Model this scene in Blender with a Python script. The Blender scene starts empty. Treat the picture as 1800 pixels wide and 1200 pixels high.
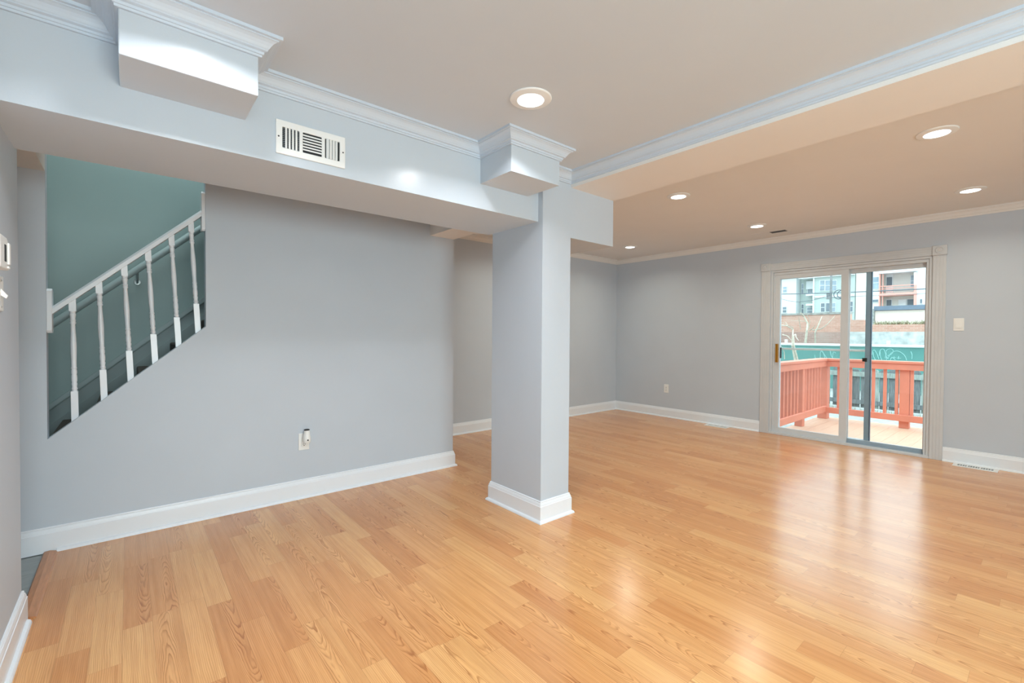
import bpy, bmesh, math, random
from mathutils import Vector, Matrix
random.seed(7)
S = bpy.context.scene
COL = S.collection

# ------------------------------------------------------------------ camera
YAW, PITCH, ROLL, FPX, EYE = 0.7007, -0.0157, 0.0067, 799.46, 1.2
fwd = Vector((math.sin(YAW) * math.cos(PITCH), math.cos(YAW) * math.cos(PITCH), math.sin(PITCH)))
rgt = Vector((math.cos(YAW), -math.sin(YAW), 0))
up0 = rgt.cross(fwd)
rt = math.cos(ROLL) * rgt + math.sin(ROLL) * up0
up = -math.sin(ROLL) * rgt + math.cos(ROLL) * up0
cam_data = bpy.data.cameras.new('camera')
cam = bpy.data.objects.new('camera', cam_data)
COL.objects.link(cam)
cam_data.sensor_width = 36
cam_data.lens = FPX / 1800 * 36
cam_data.clip_start, cam_data.clip_end = 0.02, 300
cam.matrix_world = Matrix(((rt.x, up.x, -fwd.x, 0), (rt.y, up.y, -fwd.y, 0), (rt.z, up.z, -fwd.z, EYE), (0, 0, 0, 1)))
S.camera = cam

# ------------------------------------------------------------------ world, exposure
SKY = 2.55
w = bpy.data.worlds.new('overcast_sky')
S.world = w
w.use_nodes = True
wn, wl = w.node_tree.nodes, w.node_tree.links
wn.clear()
wo = wn.new('ShaderNodeOutputWorld')
wb = wn.new('ShaderNodeBackground')
wt = wn.new('ShaderNodeTexCoord')
wp = wn.new('ShaderNodeTexNoise')
wp.inputs['Scale'].default_value = 2.0
wr = wn.new('ShaderNodeValToRGB')
wr.color_ramp.elements[0].position, wr.color_ramp.elements[0].color = 0.3, (0.62, 0.86, 1.0, 1)
wr.color_ramp.elements[1].position, wr.color_ramp.elements[1].color = 0.7, (0.78, 0.93, 1.0, 1)
wl.new(wt.outputs['Generated'], wp.inputs['Vector'])
wl.new(wp.outputs['Fac'], wr.inputs['Fac'])
wl.new(wr.outputs['Color'], wb.inputs['Color'])
# overcast sky: brighter towards the zenith
wsep = wn.new('ShaderNodeSeparateXYZ')
wmr = wn.new('ShaderNodeMapRange')
wmr.inputs['To Min'].default_value, wmr.inputs['To Max'].default_value = SKY * 0.85, SKY * 2.0
wl.new(wt.outputs['Generated'], wsep.inputs['Vector'])
wl.new(wsep.outputs['Z'], wmr.inputs['Value'])
wl.new(wmr.outputs['Result'], wb.inputs['Strength'])
wl.new(wb.outputs['Background'], wo.inputs['Surface'])
S.view_settings.view_transform = 'Standard'
S.view_settings.look = 'None'
S.view_settings.gamma = 1
S.view_settings.use_curve_mapping = False
S.view_settings.exposure = 0.0
# recessed lamps: watts and colour per row (near room in view, near room behind, far room in view, far room behind)
ROWS = {'near': (9.8, (0.97, 0.98, 1.0)), 'near_behind': (9.5, (0.62, 0.9, 1.0)), 'far': (5.3, (1.0, 0.96, 0.80)), 'far_behind': (3.8, (1.0, 0.95, 0.7))}
FILL_SIDE, FILL_BACK, FILL_UP = 12.0, 104.0, 23.0   # added fill: two unseen windows behind the camera, top of the stairwell



def portal(name, loc, rot, sx, sy):
    d = bpy.data.lights.new(name, 'AREA')
    d.shape = 'RECTANGLE'
    d.size, d.size_y = sx, sy
    d.cycles.is_portal = True
    o = bpy.data.objects.new(name, d)
    o.location, o.rotation_euler = loc, rot
    COL.objects.link(o)
    return o


P2 = math.pi / 2
portal('daylight_portal', (6.24, 1.5, 1.0), (P2, 0, P2), 1.5, 2.0)       # sky light through the patio door


def fill_light(loc, rot, sx, sy, power, col):  # area lamp added as fill, with no visible source
    d = bpy.data.lights.new('added_fill_light', 'AREA')
    d.shape = 'RECTANGLE'
    d.size, d.size_y = sx, sy
    d.energy, d.color = power, col
    o = bpy.data.objects.new('added_fill_light', d)
    o.location, o.rotation_euler = loc, rot
    COL.objects.link(o)


fill_light((-0.30, -1.4, 1.25), (P2, 0, -P2), 1.9, 1.6, FILL_SIDE, (0.5, 0.8, 1.0))
fill_light((0.6, -2.96, 1.2), (P2, 0, 0), 1.6, 1.25, FILL_BACK, (0.86, 1.0, 1.0))
fill_light((0.15, 4.05, 3.55), (0, 0, 0), 1.2, 0.8, FILL_UP, (0.86, 1.0, 1.0))  # lamp added under the stairwell ceiling to brighten the stairwell


# ------------------------------------------------------------------ mesh helpers
ORG = {}


class MB:
    def __init__(s):
        s.v, s.f = [], []

    def add(s, vs, fs):
        n = len(s.v)
        s.v += [tuple(p) for p in vs]
        s.f += [tuple(n + i for i in q) for q in fs]
        return s

    def box(s, x0, x1, y0, y1, z0, z1):
        vs = [(x, y, z) for z in (z0, z1) for y in (y0, y1) for x in (x0, x1)]
        return s.add(vs, [(0, 2, 3, 1), (4, 5, 7, 6), (0, 1, 5, 4), (2, 6, 7, 3), (0, 4, 6, 2), (1, 3, 7, 5)])

    def prism(s, poly, axis, a0, a1):
        """poly: 2-D outline in the two other axes (in x,y,z order), extruded along axis from a0 to a1."""
        def p3(p, a):
            q = list(p)
            q.insert(axis, a)
            return q
        n = len(poly)
        vs = [p3(p, a0) for p in poly] + [p3(p, a1) for p in poly]
        fs = [tuple(range(n)), tuple(range(2 * n - 1, n - 1, -1))]
        fs += [(i, i + n, (i + 1) % n + n, (i + 1) % n) for i in range(n)]
        return s.add(vs, fs)

    def plate(s, axis, d0, d1, us, vs_, hole):
        """one welded slab between d0 and d1 along axis, on the grid us x vs_, with hole(i, j) cells left open"""
        nu, nv = len(us), len(vs_)
        def p3(u, v, d):
            q = [u, v]
            q.insert(axis, d)
            return q
        base = [p3(u, v, d) for d in (d0, d1) for v in vs_ for u in us]
        I = lambda i, j, k: k * nu * nv + j * nu + i
        ok = lambda i, j: 0 <= i < nu - 1 and 0 <= j < nv - 1 and not hole(i, j)
        fs = []
        for i in range(nu - 1):
            for j in range(nv - 1):
                if not ok(i, j): continue
                for k in (0, 1): fs.append((I(i, j, k), I(i + 1, j, k), I(i + 1, j + 1, k), I(i, j + 1, k)))
                if not ok(i - 1, j): fs.append((I(i, j, 0), I(i, j + 1, 0), I(i, j + 1, 1), I(i, j, 1)))
                if not ok(i + 1, j): fs.append((I(i + 1, j, 0), I(i + 1, j + 1, 0), I(i + 1, j + 1, 1), I(i + 1, j, 1)))
                if not ok(i, j - 1): fs.append((I(i, j, 0), I(i + 1, j, 0), I(i + 1, j, 1), I(i, j, 1)))
                if not ok(i, j + 1): fs.append((I(i, j + 1, 0), I(i + 1, j + 1, 0), I(i + 1, j + 1, 1), I(i, j + 1, 1)))
        return s.add(base, fs)

    def lathe(s, prof, c=(0, 0, 0), n=32, axis='z', cap=True):
        vs, fs = [], []
        for r, h in prof:
            for k in range(n):
                a = 2 * math.pi * k / n
                x, y = r * math.cos(a), r * math.sin(a)
                q = {'z': (x, y, h), 'x': (h, x, y), 'y': (x, h, y)}[axis]
                vs.append((c[0] + q[0], c[1] + q[1], c[2] + q[2]))
        for i in range(len(prof) - 1):
            for k in range(n):
                a, b = i * n + k, i * n + (k + 1) % n
                fs.append((a, b, b + n, a + n))
        if cap:
            fs.append(tuple(range(n - 1, -1, -1)))
            m = (len(prof) - 1) * n
            fs.append(tuple(range(m, m + n)))
        return s.add(vs, fs)

    def tube(s, pts, r, n=8):
        pts = [Vector(p) for p in pts]
        rs = r if isinstance(r, (list, tuple)) else [r] * len(pts)
        vs, fs = [], []
        a = None
        for i, p in enumerate(pts):
            d = (pts[min(i + 1, len(pts) - 1)] - pts[max(i - 1, 0)]).normalized()
            if a is None:
                a = d.cross(Vector((0, 0, 1)) if abs(d.z) < 0.9 else Vector((1, 0, 0))).normalized()
            else:
                a = (a - d * a.dot(d)).normalized()
            b = d.cross(a)
            for k in range(n):
                t = 2 * math.pi * k / n
                vs.append(p + (a * math.cos(t) + b * math.sin(t)) * rs[i])
        for i in range(len(pts) - 1):
            for k in range(n):
                q, u = i * n + k, i * n + (k + 1) % n
                fs.append((q, u, u + n, q + n))
        fs += [tuple(range(n - 1, -1, -1)), tuple(range(len(vs) - n, len(vs)))]
        return s.add(vs, fs)

    def sweep(s, prof, path, z, closed=False):
        """moulding: prof = [(out, dz)], path = XY points with the room on the left of the walking direction."""
        P = [Vector(p) for p in path]
        n, m = len(P), len(prof)
        L = []
        for i in range(n if closed else n - 1):
            d = (P[(i + 1) % n] - P[i]).normalized()
            L.append(Vector((-d.y, d.x)))
        vs, fs = [], []
        for i in range(n):
            if closed:
                a, b = L[i - 1], L[i]
            else:
                a, b = L[max(i - 1, 0)], L[min(i, n - 2)]
            k = (a + b) / (1 + a.dot(b))
            for o, dz in prof:
                vs.append((P[i].x + k.x * o, P[i].y + k.y * o, z + dz))
        for i in range(n if closed else n - 1):
            j = (i + 1) % n
            for q in range(m - 1):
                fs.append((i * m + q, j * m + q, j * m + q + 1, i * m + q + 1))
            fs.append((i * m + m - 1, j * m + m - 1, j * m, i * m))
        if not closed:
            fs += [tuple(range(m)), tuple(range(n * m - 1, (n - 1) * m - 1, -1))]
        return s.add(vs, fs)

    def shift(s, f):
        s.v = [tuple(f(*p)) for p in s.v]
        return s

    def build(s, name, m, parent=None, bevel=0.0, smooth=False, origin=None):
        o0 = ORG[parent.name] if parent is not None else (origin or (0, 0, 0))
        me = bpy.data.meshes.new(name)
        me.from_pydata([(p[0] - o0[0], p[1] - o0[1], p[2] - o0[2]) for p in s.v], [], s.f)
        bm = bmesh.new()
        bm.from_mesh(me)
        bmesh.ops.recalc_face_normals(bm, faces=bm.faces[:])
        bm.to_mesh(me)
        bm.free()
        me.materials.append(m)
        if smooth:
            for p in me.polygons:
                p.use_smooth = True
            try:
                me.set_sharp_from_angle(angle=math.radians(38))
            except Exception:
                pass
        o = bpy.data.objects.new(name, me)
        COL.objects.link(o)
        ORG[o.name] = o0
        if parent is not None:
            o.parent = parent
        else:
            o.location = o0
        if bevel:
            b = o.modifiers.new('edge', 'BEVEL')
            b.width, b.segments, b.limit_method = bevel, 2, 'ANGLE'
        return o


def paint_under(o, m):
    o.data.materials.append(m)
    for p in o.data.polygons:
        if p.normal.z < -.9: p.material_index = 1
    return o


def tag(o, label=None, cat=None, group=None, kind=None):
    if label: o['label'] = label
    if cat: o['category'] = cat
    if group: o['group'] = group
    if kind: o['kind'] = kind
    return o


def empty(name, loc, label=None, cat=None, group=None, kind=None):
    o = bpy.data.objects.new(name, None)
    o.empty_display_size = 0.1
    o.location = loc
    COL.objects.link(o)
    ORG[o.name] = tuple(loc)
    return tag(o, label, cat, group, kind)


def struct(o, label=None, cat=None):
    return tag(o, label, cat, None, 'structure')


def at(X, px, py):
    """the point of the plane x = X that the photograph shows at pixel (px, py)"""
    d = fwd + rt * ((px - 900) / FPX) - up * ((py - 600) / FPX)
    t = X / d.x
    return d.y * t, EYE + d.z * t


def copy_tree(o, parent=None):
    c = o.copy()
    COL.objects.link(c)
    ORG[c.name] = ORG[o.name]
    if parent is not None:
        c.parent = parent
    for ch in list(o.children):
        copy_tree(ch, c)
    return c


# ------------------------------------------------------------------ materials
def srgb(r, g, b):
    f = lambda c: (c / 255 / 12.92) if c / 255 <= 0.04045 else ((c / 255 + 0.055) / 1.055) ** 2.4
    return (f(r), f(g), f(b))


def new_mat(name):
    m = bpy.data.materials.new(name)
    m.use_nodes = True
    nt = m.node_tree
    return m, nt, nt.nodes['Principled BSDF'], nt.nodes['Material Output']


def paint(name, col, rough=0.5, var=0.03, vscale=6.0, bump=0.0, bscale=200.0, metal=0.0, spec=0.5, coat=0.0, stretch=(1, 1, 1)):
    m, nt, b, out = new_mat(name)
    N, L = nt.nodes, nt.links
    tc = N.new('ShaderNodeTexCoord')
    mp = N.new('ShaderNodeMapping')
    mp.inputs['Scale'].default_value = stretch
    L.new(tc.outputs['Object'], mp.inputs['Vector'])
    nz = N.new('ShaderNodeTexNoise')
    nz.inputs['Scale'].default_value = vscale
    nz.inputs['Detail'].default_value = 4
    L.new(mp.outputs['Vector'], nz.inputs['Vector'])
    r = N.new('ShaderNodeValToRGB')
    e = r.color_ramp.elements
    e[0].position, e[1].position = 0.3, 0.7
    e[0].color = tuple(c * (1 - var) for c in col) + (1,)
    e[1].color = tuple(min(1, c * (1 + var)) for c in col) + (1,)
    L.new(nz.outputs['Fac'], r.inputs['Fac'])
    L.new(r.outputs['Color'], b.inputs['Base Color'])
    b.inputs['Roughness'].default_value = rough
    b.inputs['Metallic'].default_value = metal
    b.inputs['Specular IOR Level'].default_value = spec
    b.inputs['Coat Weight'].default_value = coat
    if bump:
        n2 = N.new('ShaderNodeTexNoise')
        n2.inputs['Scale'].default_value = bscale
        n2.inputs['Detail'].default_value = 2
        L.new(mp.outputs['Vector'], n2.inputs['Vector'])
        bp = N.new('ShaderNodeBump')
        bp.inputs['Strength'].default_value = bump
        bp.inputs['Distance'].default_value = 0.002
        L.new(n2.outputs['Fac'], bp.inputs['Height'])
        L.new(bp.outputs['Normal'], b.inputs['Normal'])
    return m


def brick(name, c1, c2, mortar, scale=1.0, rows=0.058, width=0.17):
    m, nt, b, out = new_mat(name)
    N, L = nt.nodes, nt.links
    tc = N.new('ShaderNodeTexCoord')
    sp = N.new('ShaderNodeSeparateXYZ')
    cb = N.new('ShaderNodeCombineXYZ')
    L.new(tc.outputs['Object'], sp.inputs['Vector'])
    L.new(sp.outputs['Y'], cb.inputs['X'])
    L.new(sp.outputs['Z'], cb.inputs['Y'])
    t = N.new('ShaderNodeTexBrick')
    t.inputs['Color1'].default_value = c1 + (1,)
    t.inputs['Color2'].default_value = c2 + (1,)
    t.inputs['Mortar'].default_value = mortar + (1,)
    t.inputs['Scale'].default_value = scale
    t.inputs['Brick Width'].default_value = width
    t.inputs['Row Height'].default_value = rows
    t.inputs['Mortar Size'].default_value = 0.006
    L.new(cb.outputs['Vector'], t.inputs['Vector'])
    nz = N.new('ShaderNodeTexNoise')
    nz.inputs['Scale'].default_value = 1.6
    nz.inputs['Detail'].default_value = 6
    L.new(tc.outputs['Object'], nz.inputs['Vector'])
    mx = N.new('ShaderNodeMix')
    mx.data_type = 'RGBA'
    mr = N.new('ShaderNodeMapRange')
    mr.inputs['From Min'].default_value, mr.inputs['From Max'].default_value = 0.5, 0.75
    mr.inputs['To Max'].default_value = 0.6
    L.new(nz.outputs['Fac'], mr.inputs['Value'])
    L.new(mr.outputs['Result'], mx.inputs['Factor'])
    L.new(t.outputs['Color'], mx.inputs['A'])
    mx.inputs['B'].default_value = mortar + (1,)
    L.new(mx.outputs['Result'], b.inputs['Base Color'])
    b.inputs['Roughness'].default_value = 0.9
    return m


def siding(name, col, line=0.8, pitch=0.12):
    m, nt, b, out = new_mat(name)
    N, L = nt.nodes, nt.links
    tc = N.new('ShaderNodeTexCoord')
    sp = N.new('ShaderNodeSeparateXYZ')
    L.new(tc.outputs['Object'], sp.inputs['Vector'])
    md = N.new('ShaderNodeMath'); md.operation = 'DIVIDE'; md.inputs[1].default_value = pitch
    fr = N.new('ShaderNodeMath'); fr.operation = 'FRACT'
    L.new(sp.outputs['Z'], md.inputs[0])
    L.new(md.outputs[0], fr.inputs[0])
    r = N.new('ShaderNodeValToRGB')
    e = r.color_ramp.elements
    e[0].position, e[0].color = 0.06, tuple(c * line for c in col) + (1,)
    e[1].position, e[1].color = 0.16, tuple(col) + (1,)
    L.new(fr.outputs[0], r.inputs['Fac'])
    L.new(r.outputs['Color'], b.inputs['Base Color'])
    b.inputs['Roughness'].default_value = 0.8
    return m


def glass(name, tint=(0.97, 0.99, 0.98), refl=0.06):
    m, nt, b, out = new_mat(name)
    N, L = nt.nodes, nt.links
    N.remove(b)
    t = N.new('ShaderNodeBsdfTransparent')
    t.inputs['Color'].default_value = tint + (1,)
    g = N.new('ShaderNodeBsdfGlossy')
    g.inputs['Roughness'].default_value = 0.02
    lw = N.new('ShaderNodeFresnel')
    lw.inputs['IOR'].default_value = 1.3
    mx = N.new('ShaderNodeMixShader')
    L.new(lw.outputs['Fac'], mx.inputs['Fac'])
    L.new(t.outputs[0], mx.inputs[1])
    L.new(g.outputs[0], mx.inputs[2])
    L.new(mx.outputs[0], out.inputs['Surface'])
    return m


def mesh_screen(name, col, cover):
    m, nt, b, out = new_mat(name)
    N, L = nt.nodes, nt.links
    t = N.new('ShaderNodeBsdfTransparent')
    mx = N.new('ShaderNodeMixShader')
    mx.inputs['Fac'].default_value = cover
    b.inputs['Base Color'].default_value = col + (1,)
    b.inputs['Roughness'].default_value = 0.8
    L.new(t.outputs[0], mx.inputs[1])
    L.new(b.outputs[0], mx.inputs[2])
    L.new(mx.outputs[0], out.inputs['Surface'])
    return m


def emitter(name, col, strength):
    m, nt, b, out = new_mat(name)
    N, L = nt.nodes, nt.links
    N.remove(b)
    e = N.new('ShaderNodeEmission')
    e.inputs['Color'].default_value = col + (1,)
    e.inputs['Strength'].default_value = strength
    L.new(e.outputs[0], out.inputs['Surface'])
    return m


def floor_mat():
    m, nt, b, out = new_mat('oak_strip_laminate')
    N, L = nt.nodes, nt.links

    def math_(op, a, c=None, d=None):
        n = N.new('ShaderNodeMath')
        n.operation = op
        for i, q in enumerate((a, c, d)):
            if q is None: continue
            if isinstance(q, (int, float)): n.inputs[i].default_value = q
            else: L.new(q, n.inputs[i])
        return n.outputs[0]

    def vec(x, y, z=0.0):
        n = N.new('ShaderNodeCombineXYZ')
        for i, q in enumerate((x, y, z)):
            if isinstance(q, (int, float)): n.inputs[i].default_value = q
            else: L.new(q, n.inputs[i])
        return n.outputs[0]

    def noise(v, scale, detail=3.0, rough=0.5):
        n = N.new('ShaderNodeTexNoise')
        n.inputs['Scale'].default_value = scale
        n.inputs['Detail'].default_value = detail
        n.inputs['Roughness'].default_value = rough
        L.new(v, n.inputs['Vector'])
        return n.outputs['Fac']

    def ramp(f, stops):
        n = N.new('ShaderNodeValToRGB')
        e = n.color_ramp.elements
        while len(e) < len(stops): e.new(0.5)
        for q, (p, c) in zip(e, stops):
            q.position, q.color = p, tuple(c) + (1,)
        L.new(f, n.inputs['Fac'])
        return n.outputs['Color']

    def mix(f, a, c, mode='MIX'):
        n = N.new('ShaderNodeMix')
        n.data_type = 'RGBA'
        n.blend_type = mode
        if isinstance(f, (int, float)): n.inputs['Factor'].default_value = f
        else: L.new(f, n.inputs['Factor'])
        for k, q in (('A', a), ('B', c)):
            if isinstance(q, tuple): n.inputs[k].default_value = q + (1,)
            else: L.new(q, n.inputs[k])
        return n.outputs['Result']

    W, LEN = 0.0935, 0.62
    tc = N.new('ShaderNodeTexCoord')
    sp = N.new('ShaderNodeSeparateXYZ')
    L.new(tc.outputs['Object'], sp.inputs['Vector'])
    x, y = sp.outputs['X'], sp.outputs['Y']
    u = math_('DIVIDE', math_('SUBTRACT', x, 0.07), W)
    ix, fu = math_('FLOOR', u), math_('FRACT', u)
    wn1 = N.new('ShaderNodeTexWhiteNoise'); wn1.noise_dimensions = '1D'
    L.new(ix, wn1.inputs['W'])
    v = math_('ADD', math_('DIVIDE', y, LEN), math_('MULTIPLY', wn1.outputs['Value'], 7.0))
    iy, fv = math_('FLOOR', v), math_('FRACT', v)
    wn2 = N.new('ShaderNodeTexWhiteNoise'); wn2.noise_dimensions = '2D'
    L.new(vec(ix, iy), wn2.inputs['Vector'])
    rs = N.new('ShaderNodeSeparateColor')
    L.new(wn2.outputs['Color'], rs.inputs['Color'])
    r1, r2, r3 = rs.outputs[0], rs.outputs[1], rs.outputs[2]
    # cathedral figure: parabolic rings warped by noise
    lx = math_('ADD', math_('SUBTRACT', fu, 0.5), math_('MULTIPLY', math_('SUBTRACT', r2, 0.5), 0.9))
    sgn = math_('SUBTRACT', math_('MULTIPLY', math_('GREATER_THAN', r3, 0.5), 2.0), 1.0)
    warp = noise(vec(math_('ADD', math_('MULTIPLY', lx, 1.3), math_('MULTIPLY', r1, 50)), math_('MULTIPLY', y, 3.2), math_('MULTIPLY', r3, 31)), 1.0, 2.0)
    warp2 = noise(vec(math_('ADD', math_('MULTIPLY', lx, 9.0), math_('MULTIPLY', r3, 50)), math_('MULTIPLY', y, 11.0), math_('MULTIPLY', r1, 31)), 1.0, 2.0)
    t = math_('ADD', math_('MULTIPLY', math_('MULTIPLY', y, sgn), 10.0), math_('MULTIPLY', math_('MULTIPLY', lx, lx), 30.0))
    t = math_('ADD', t, math_('ADD', math_('MULTIPLY', warp, 7.0), math_('MULTIPLY', warp2, 0.7)))
    ts = math_('ADD', math_('MULTIPLY', lx, 15.0), math_('ADD', math_('MULTIPLY', warp, 4.0), math_('MULTIPLY', warp2, 0.35)))
    plain = math_('GREATER_THAN', r1, 0.42)
    tt = math_('ADD', math_('MULTIPLY', t, plain), math_('MULTIPLY', ts, math_('SUBTRACT', 1.0, plain)))
    saw = math_('FRACT', tt)
    line = ramp(saw, [(0.0, (0, 0, 0)), (0.5, (0.1,) * 3), (0.88, (1.0,) * 3), (1.0, (0.05,) * 3)])
    fibre = noise(vec(math_('MULTIPLY', x, 330.0), math_('MULTIPLY', y, 9.0), math_('MULTIPLY', r2, 20)), 1.0, 3.0, 0.6)
    blotch = noise(vec(math_('ADD', math_('MULTIPLY', x, 9.0), math_('MULTIPLY', r3, 40)), math_('MULTIPLY', y, 2.5), 0.0), 1.0, 2.0)
    base = ramp(math_('ADD', math_('MULTIPLY', r2, 0.8), math_('MULTIPLY', blotch, 0.25)),
                [(0.05, srgb(*FLOOR_COLS[0])), (0.45, srgb(*FLOOR_COLS[1])), (0.75, srgb(*FLOOR_COLS[2])), (1.0, srgb(*FLOOR_COLS[3]))])
    lt = N.new('ShaderNodeSeparateColor')
    L.new(line, lt.inputs['Color'])
    figm = N.new('ShaderNodeMapRange')
    figm.inputs['From Min'].default_value, figm.inputs['From Max'].default_value = 0.3, 0.65
    figm.inputs['To Min'].default_value = 0.35
    L.new(noise(vec(math_('ADD', math_('MULTIPLY', x, 22.0), math_('MULTIPLY', r1, 60)), math_('MULTIPLY', y, 3.5), 0.0), 1.0, 3.0), figm.inputs['Value'])
    amt = math_('MULTIPLY', math_('ADD', 0.62, math_('MULTIPLY', plain, 0.38)), figm.outputs['Result'])
    col = mix(math_('MULTIPLY', lt.outputs[0], amt), base, mix(1.0, base, (0.54, 0.40, 0.29), 'MULTIPLY'))
    fm = N.new('ShaderNodeMapRange')
    fm.inputs['From Min'].default_value, fm.inputs['From Max'].default_value = 0.35, 0.7
    L.new(fibre, fm.inputs['Value'])
    col = mix(math_('MULTIPLY', fm.outputs['Result'], 0.34), col, mix(1.0, col, (0.72, 0.62, 0.52), 'MULTIPLY'))
    streak = N.new('ShaderNodeMapRange')
    streak.inputs['From Min'].default_value, streak.inputs['From Max'].default_value = 0.42, 0.66
    L.new(noise(vec(math_('ADD', math_('MULTIPLY', x, 75.0), math_('MULTIPLY', r2, 70)), math_('MULTIPLY', y, 1.6), math_('MULTIPLY', r3, 9)), 1.0, 4.0, 0.6), streak.inputs['Value'])
    col = mix(math_('MULTIPLY', streak.outputs['Result'], 0.5), col, mix(1.0, col, (0.74, 0.62, 0.50), 'MULTIPLY'))
    # seams
    eu = math_('MINIMUM', fu, math_('SUBTRACT', 1.0, fu))
    ev = math_('MINIMUM', fv, math_('SUBTRACT', 1.0, fv))
    seam = math_('MAXIMUM', math_('LESS_THAN', eu, 0.009), math_('LESS_THAN', ev, 0.0012))
    col = mix(math_('MULTIPLY', seam, 0.4), col, mix(1.0, col, (0.45, 0.36, 0.3), 'MULTIPLY'))
    L.new(col, b.inputs['Base Color'])
    rn = noise(vec(math_('MULTIPLY', x, 3.0), math_('MULTIPLY', y, 3.0), 0.0), 1.0, 3.0)
    rr = N.new('ShaderNodeMapRange')
    rr.inputs['To Min'].default_value, rr.inputs['To Max'].default_value = FLOOR_ROUGH
    L.new(rn, rr.inputs['Value'])
    L.new(rr.outputs['Result'], b.inputs['Roughness'])
    b.inputs['IOR'].default_value = FLOOR_IOR
    bp = N.new('ShaderNodeBump')
    bp.inputs['Strength'].default_value = 0.12
    bp.inputs['Distance'].default_value = 0.0006
    wav = noise(vec(math_('MULTIPLY', x, 14.0), math_('MULTIPLY', y, 2.0), 0.0), 1.0, 2.0)
    L.new(math_('ADD', math_('MULTIPLY', fibre, 0.3), wav), bp.inputs['Height'])
    L.new(bp.outputs['Normal'], b.inputs['Normal'])
    return m


FLOOR_COLS = [(216, 150, 91), (229, 168, 107), (234, 176, 114), (239, 185, 123)]
FLOOR_ROUGH = (0.19, 0.26)
FLOOR_IOR = 1.78

M = {}
M['wall'] = paint('pale_grey_wall_paint', srgb(194, 203, 213), 0.5, 0.012, 3, 0.06, 180)
M['beam'] = paint('pale_grey_satin_paint', srgb(196, 206, 216), 0.24, 0.012, 3, 0.10, 120)
M['ceil'] = paint('white_ceiling_paint_lit', srgb(232, 231, 229), 0.7, 0.01, 3, 0.05, 150)  # ceiling white, lightened to carry the far room's brighter light
M['ceil_near'] = paint('white_ceiling_paint_cool_lit', srgb(206, 216, 226), 0.7, 0.01, 3, 0.05, 150)  # same ceiling white with the near room's cooler light in its colour
M['crown'] = paint('white_crown_paint_cool_lit', srgb(202, 214, 227), 0.3, 0.012, 4)  # crown white, cooler light of the near room tinted in
M['trim'] = paint('white_gloss_trim_paint', srgb(232, 237, 243), 0.28, 0.012, 4)
M['casing'] = paint('white_door_casing_paint', srgb(205, 208, 211), 0.35, 0.02, 9)
M['teal'] = paint('stairwell_paint_teal_lit', srgb(152, 170, 169), 0.55, 0.02, 3, 0.05, 150)  # teal cast of the stairwell light mixed into the wall colour
M['floor'] = floor_mat()
M['threshold'] = paint('oak_reducer_strip', srgb(190, 132, 92), 0.35, 0.14, 12, stretch=(9, 1, 9))
M['tile'] = paint('grey_streaked_tile', srgb(150, 158, 158), 0.3, 0.16, 9, stretch=(1, 9, 1))
M['plastic'] = paint('white_plastic', srgb(236, 237, 235), 0.35, 0.01, 8)
M['dark'] = paint('dark_slot', srgb(38, 42, 46), 0.7, 0.1, 30)
M['duct'] = paint('grey_duct_metal', srgb(120, 128, 134), 0.5, 0.25, 120)
M['metal_white'] = paint('white_enamel_metal', srgb(238, 240, 240), 0.35, 0.01, 10)
M['alu'] = paint('white_aluminium', srgb(208, 212, 216), 0.4, 0.02, 14)
M['alu_grey'] = paint('grey_blue_aluminium', srgb(150, 168, 182), 0.4, 0.05, 14)
M['slate_edge'] = paint('dark_blue_grey_aluminium', srgb(84, 104, 124), 0.4, 0.05, 14)
M['brass'] = paint('polished_brass', srgb(176, 122, 34), 0.3, 0.05, 20, metal=0.5)
M['black'] = paint('black_plastic', srgb(26, 27, 30), 0.45, 0.1, 20)
M['glass'] = glass('clear_glass')
M['screen'] = mesh_screen('insect_mesh', srgb(190, 190, 190), 0.07)
M['lens'] = emitter('lit_lamp_lens', (1.0, 0.98, 0.95), 6.0)
M['carpet'] = paint('dark_brown_carpet', srgb(66, 60, 55), 0.95, 0.25, 160, 0.6, 300)
M['skirt'] = paint('grey_teal_skirt_paint', srgb(166, 180, 181), 0.5, 0.02, 4)
M['chrome'] = paint('dull_steel', srgb(165, 172, 172), 0.35, 0.05, 30, metal=0.8)

# ------------------------------------------------------------------ room measurements (metres)
XD, YF, YS, YB = 6.055, 4.555, 3.503, 2.128     # door wall, far wall, stair wall, beam front
YBB, ZB = 2.654, 1.921                          # beam back, beam underside
ZC, ZR, ZS = 2.27, 2.40, 2.182                  # near ceiling, far ceiling, soffit underside
XL, YLE = -0.34, 2.70                           # wall beside the camera and its end
XCL, XCR, YCF, YCB = 2.007, 2.266, 2.086, 2.603  # column
XC = 2.268                                      # soffit face
XE = 2.257                                      # end of the stair wall
YN = -3.0                                       # wall behind the camera
DY0, DY1, DZ = 0.765, 2.235, 2.0                # patio door opening

# ------------------------------------------------------------------ shell
struct(MB().box(XL, 6.06, YN, YF + .05, -0.1, 0).build('floor', M['floor']))
struct(MB().box(-2.1, XL - .001, YN, YF + .05, -0.1, -0.004).build('floor_hall', M['tile']))
wl_ = MB()
wl_.box(XL - .12, XL, YN, -2.4, 0, 2.6).box(XL - .12, XL, -0.4, YLE, 0, 2.6)
wl_.box(XL - .12, XL, -2.4, -0.4, 0, 0.4).box(XL - .12, XL, -2.4, -0.4, 2.1, 2.6)
struct(wl_.build('wall_left', M['wall']))
wb_ = MB()
wb_.box(XL, -.25, YN - .12, YN, 0, 2.6).box(1.45, 6.2, YN - .12, YN, 0, 2.6)
wb_.box(-.25, 1.45, YN - .12, YN, 0, 0.6).box(-.25, 1.45, YN - .12, YN, 2.1, 2.6)
struct(wb_.build('wall_back', M['wall']))
wd = MB()
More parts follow.
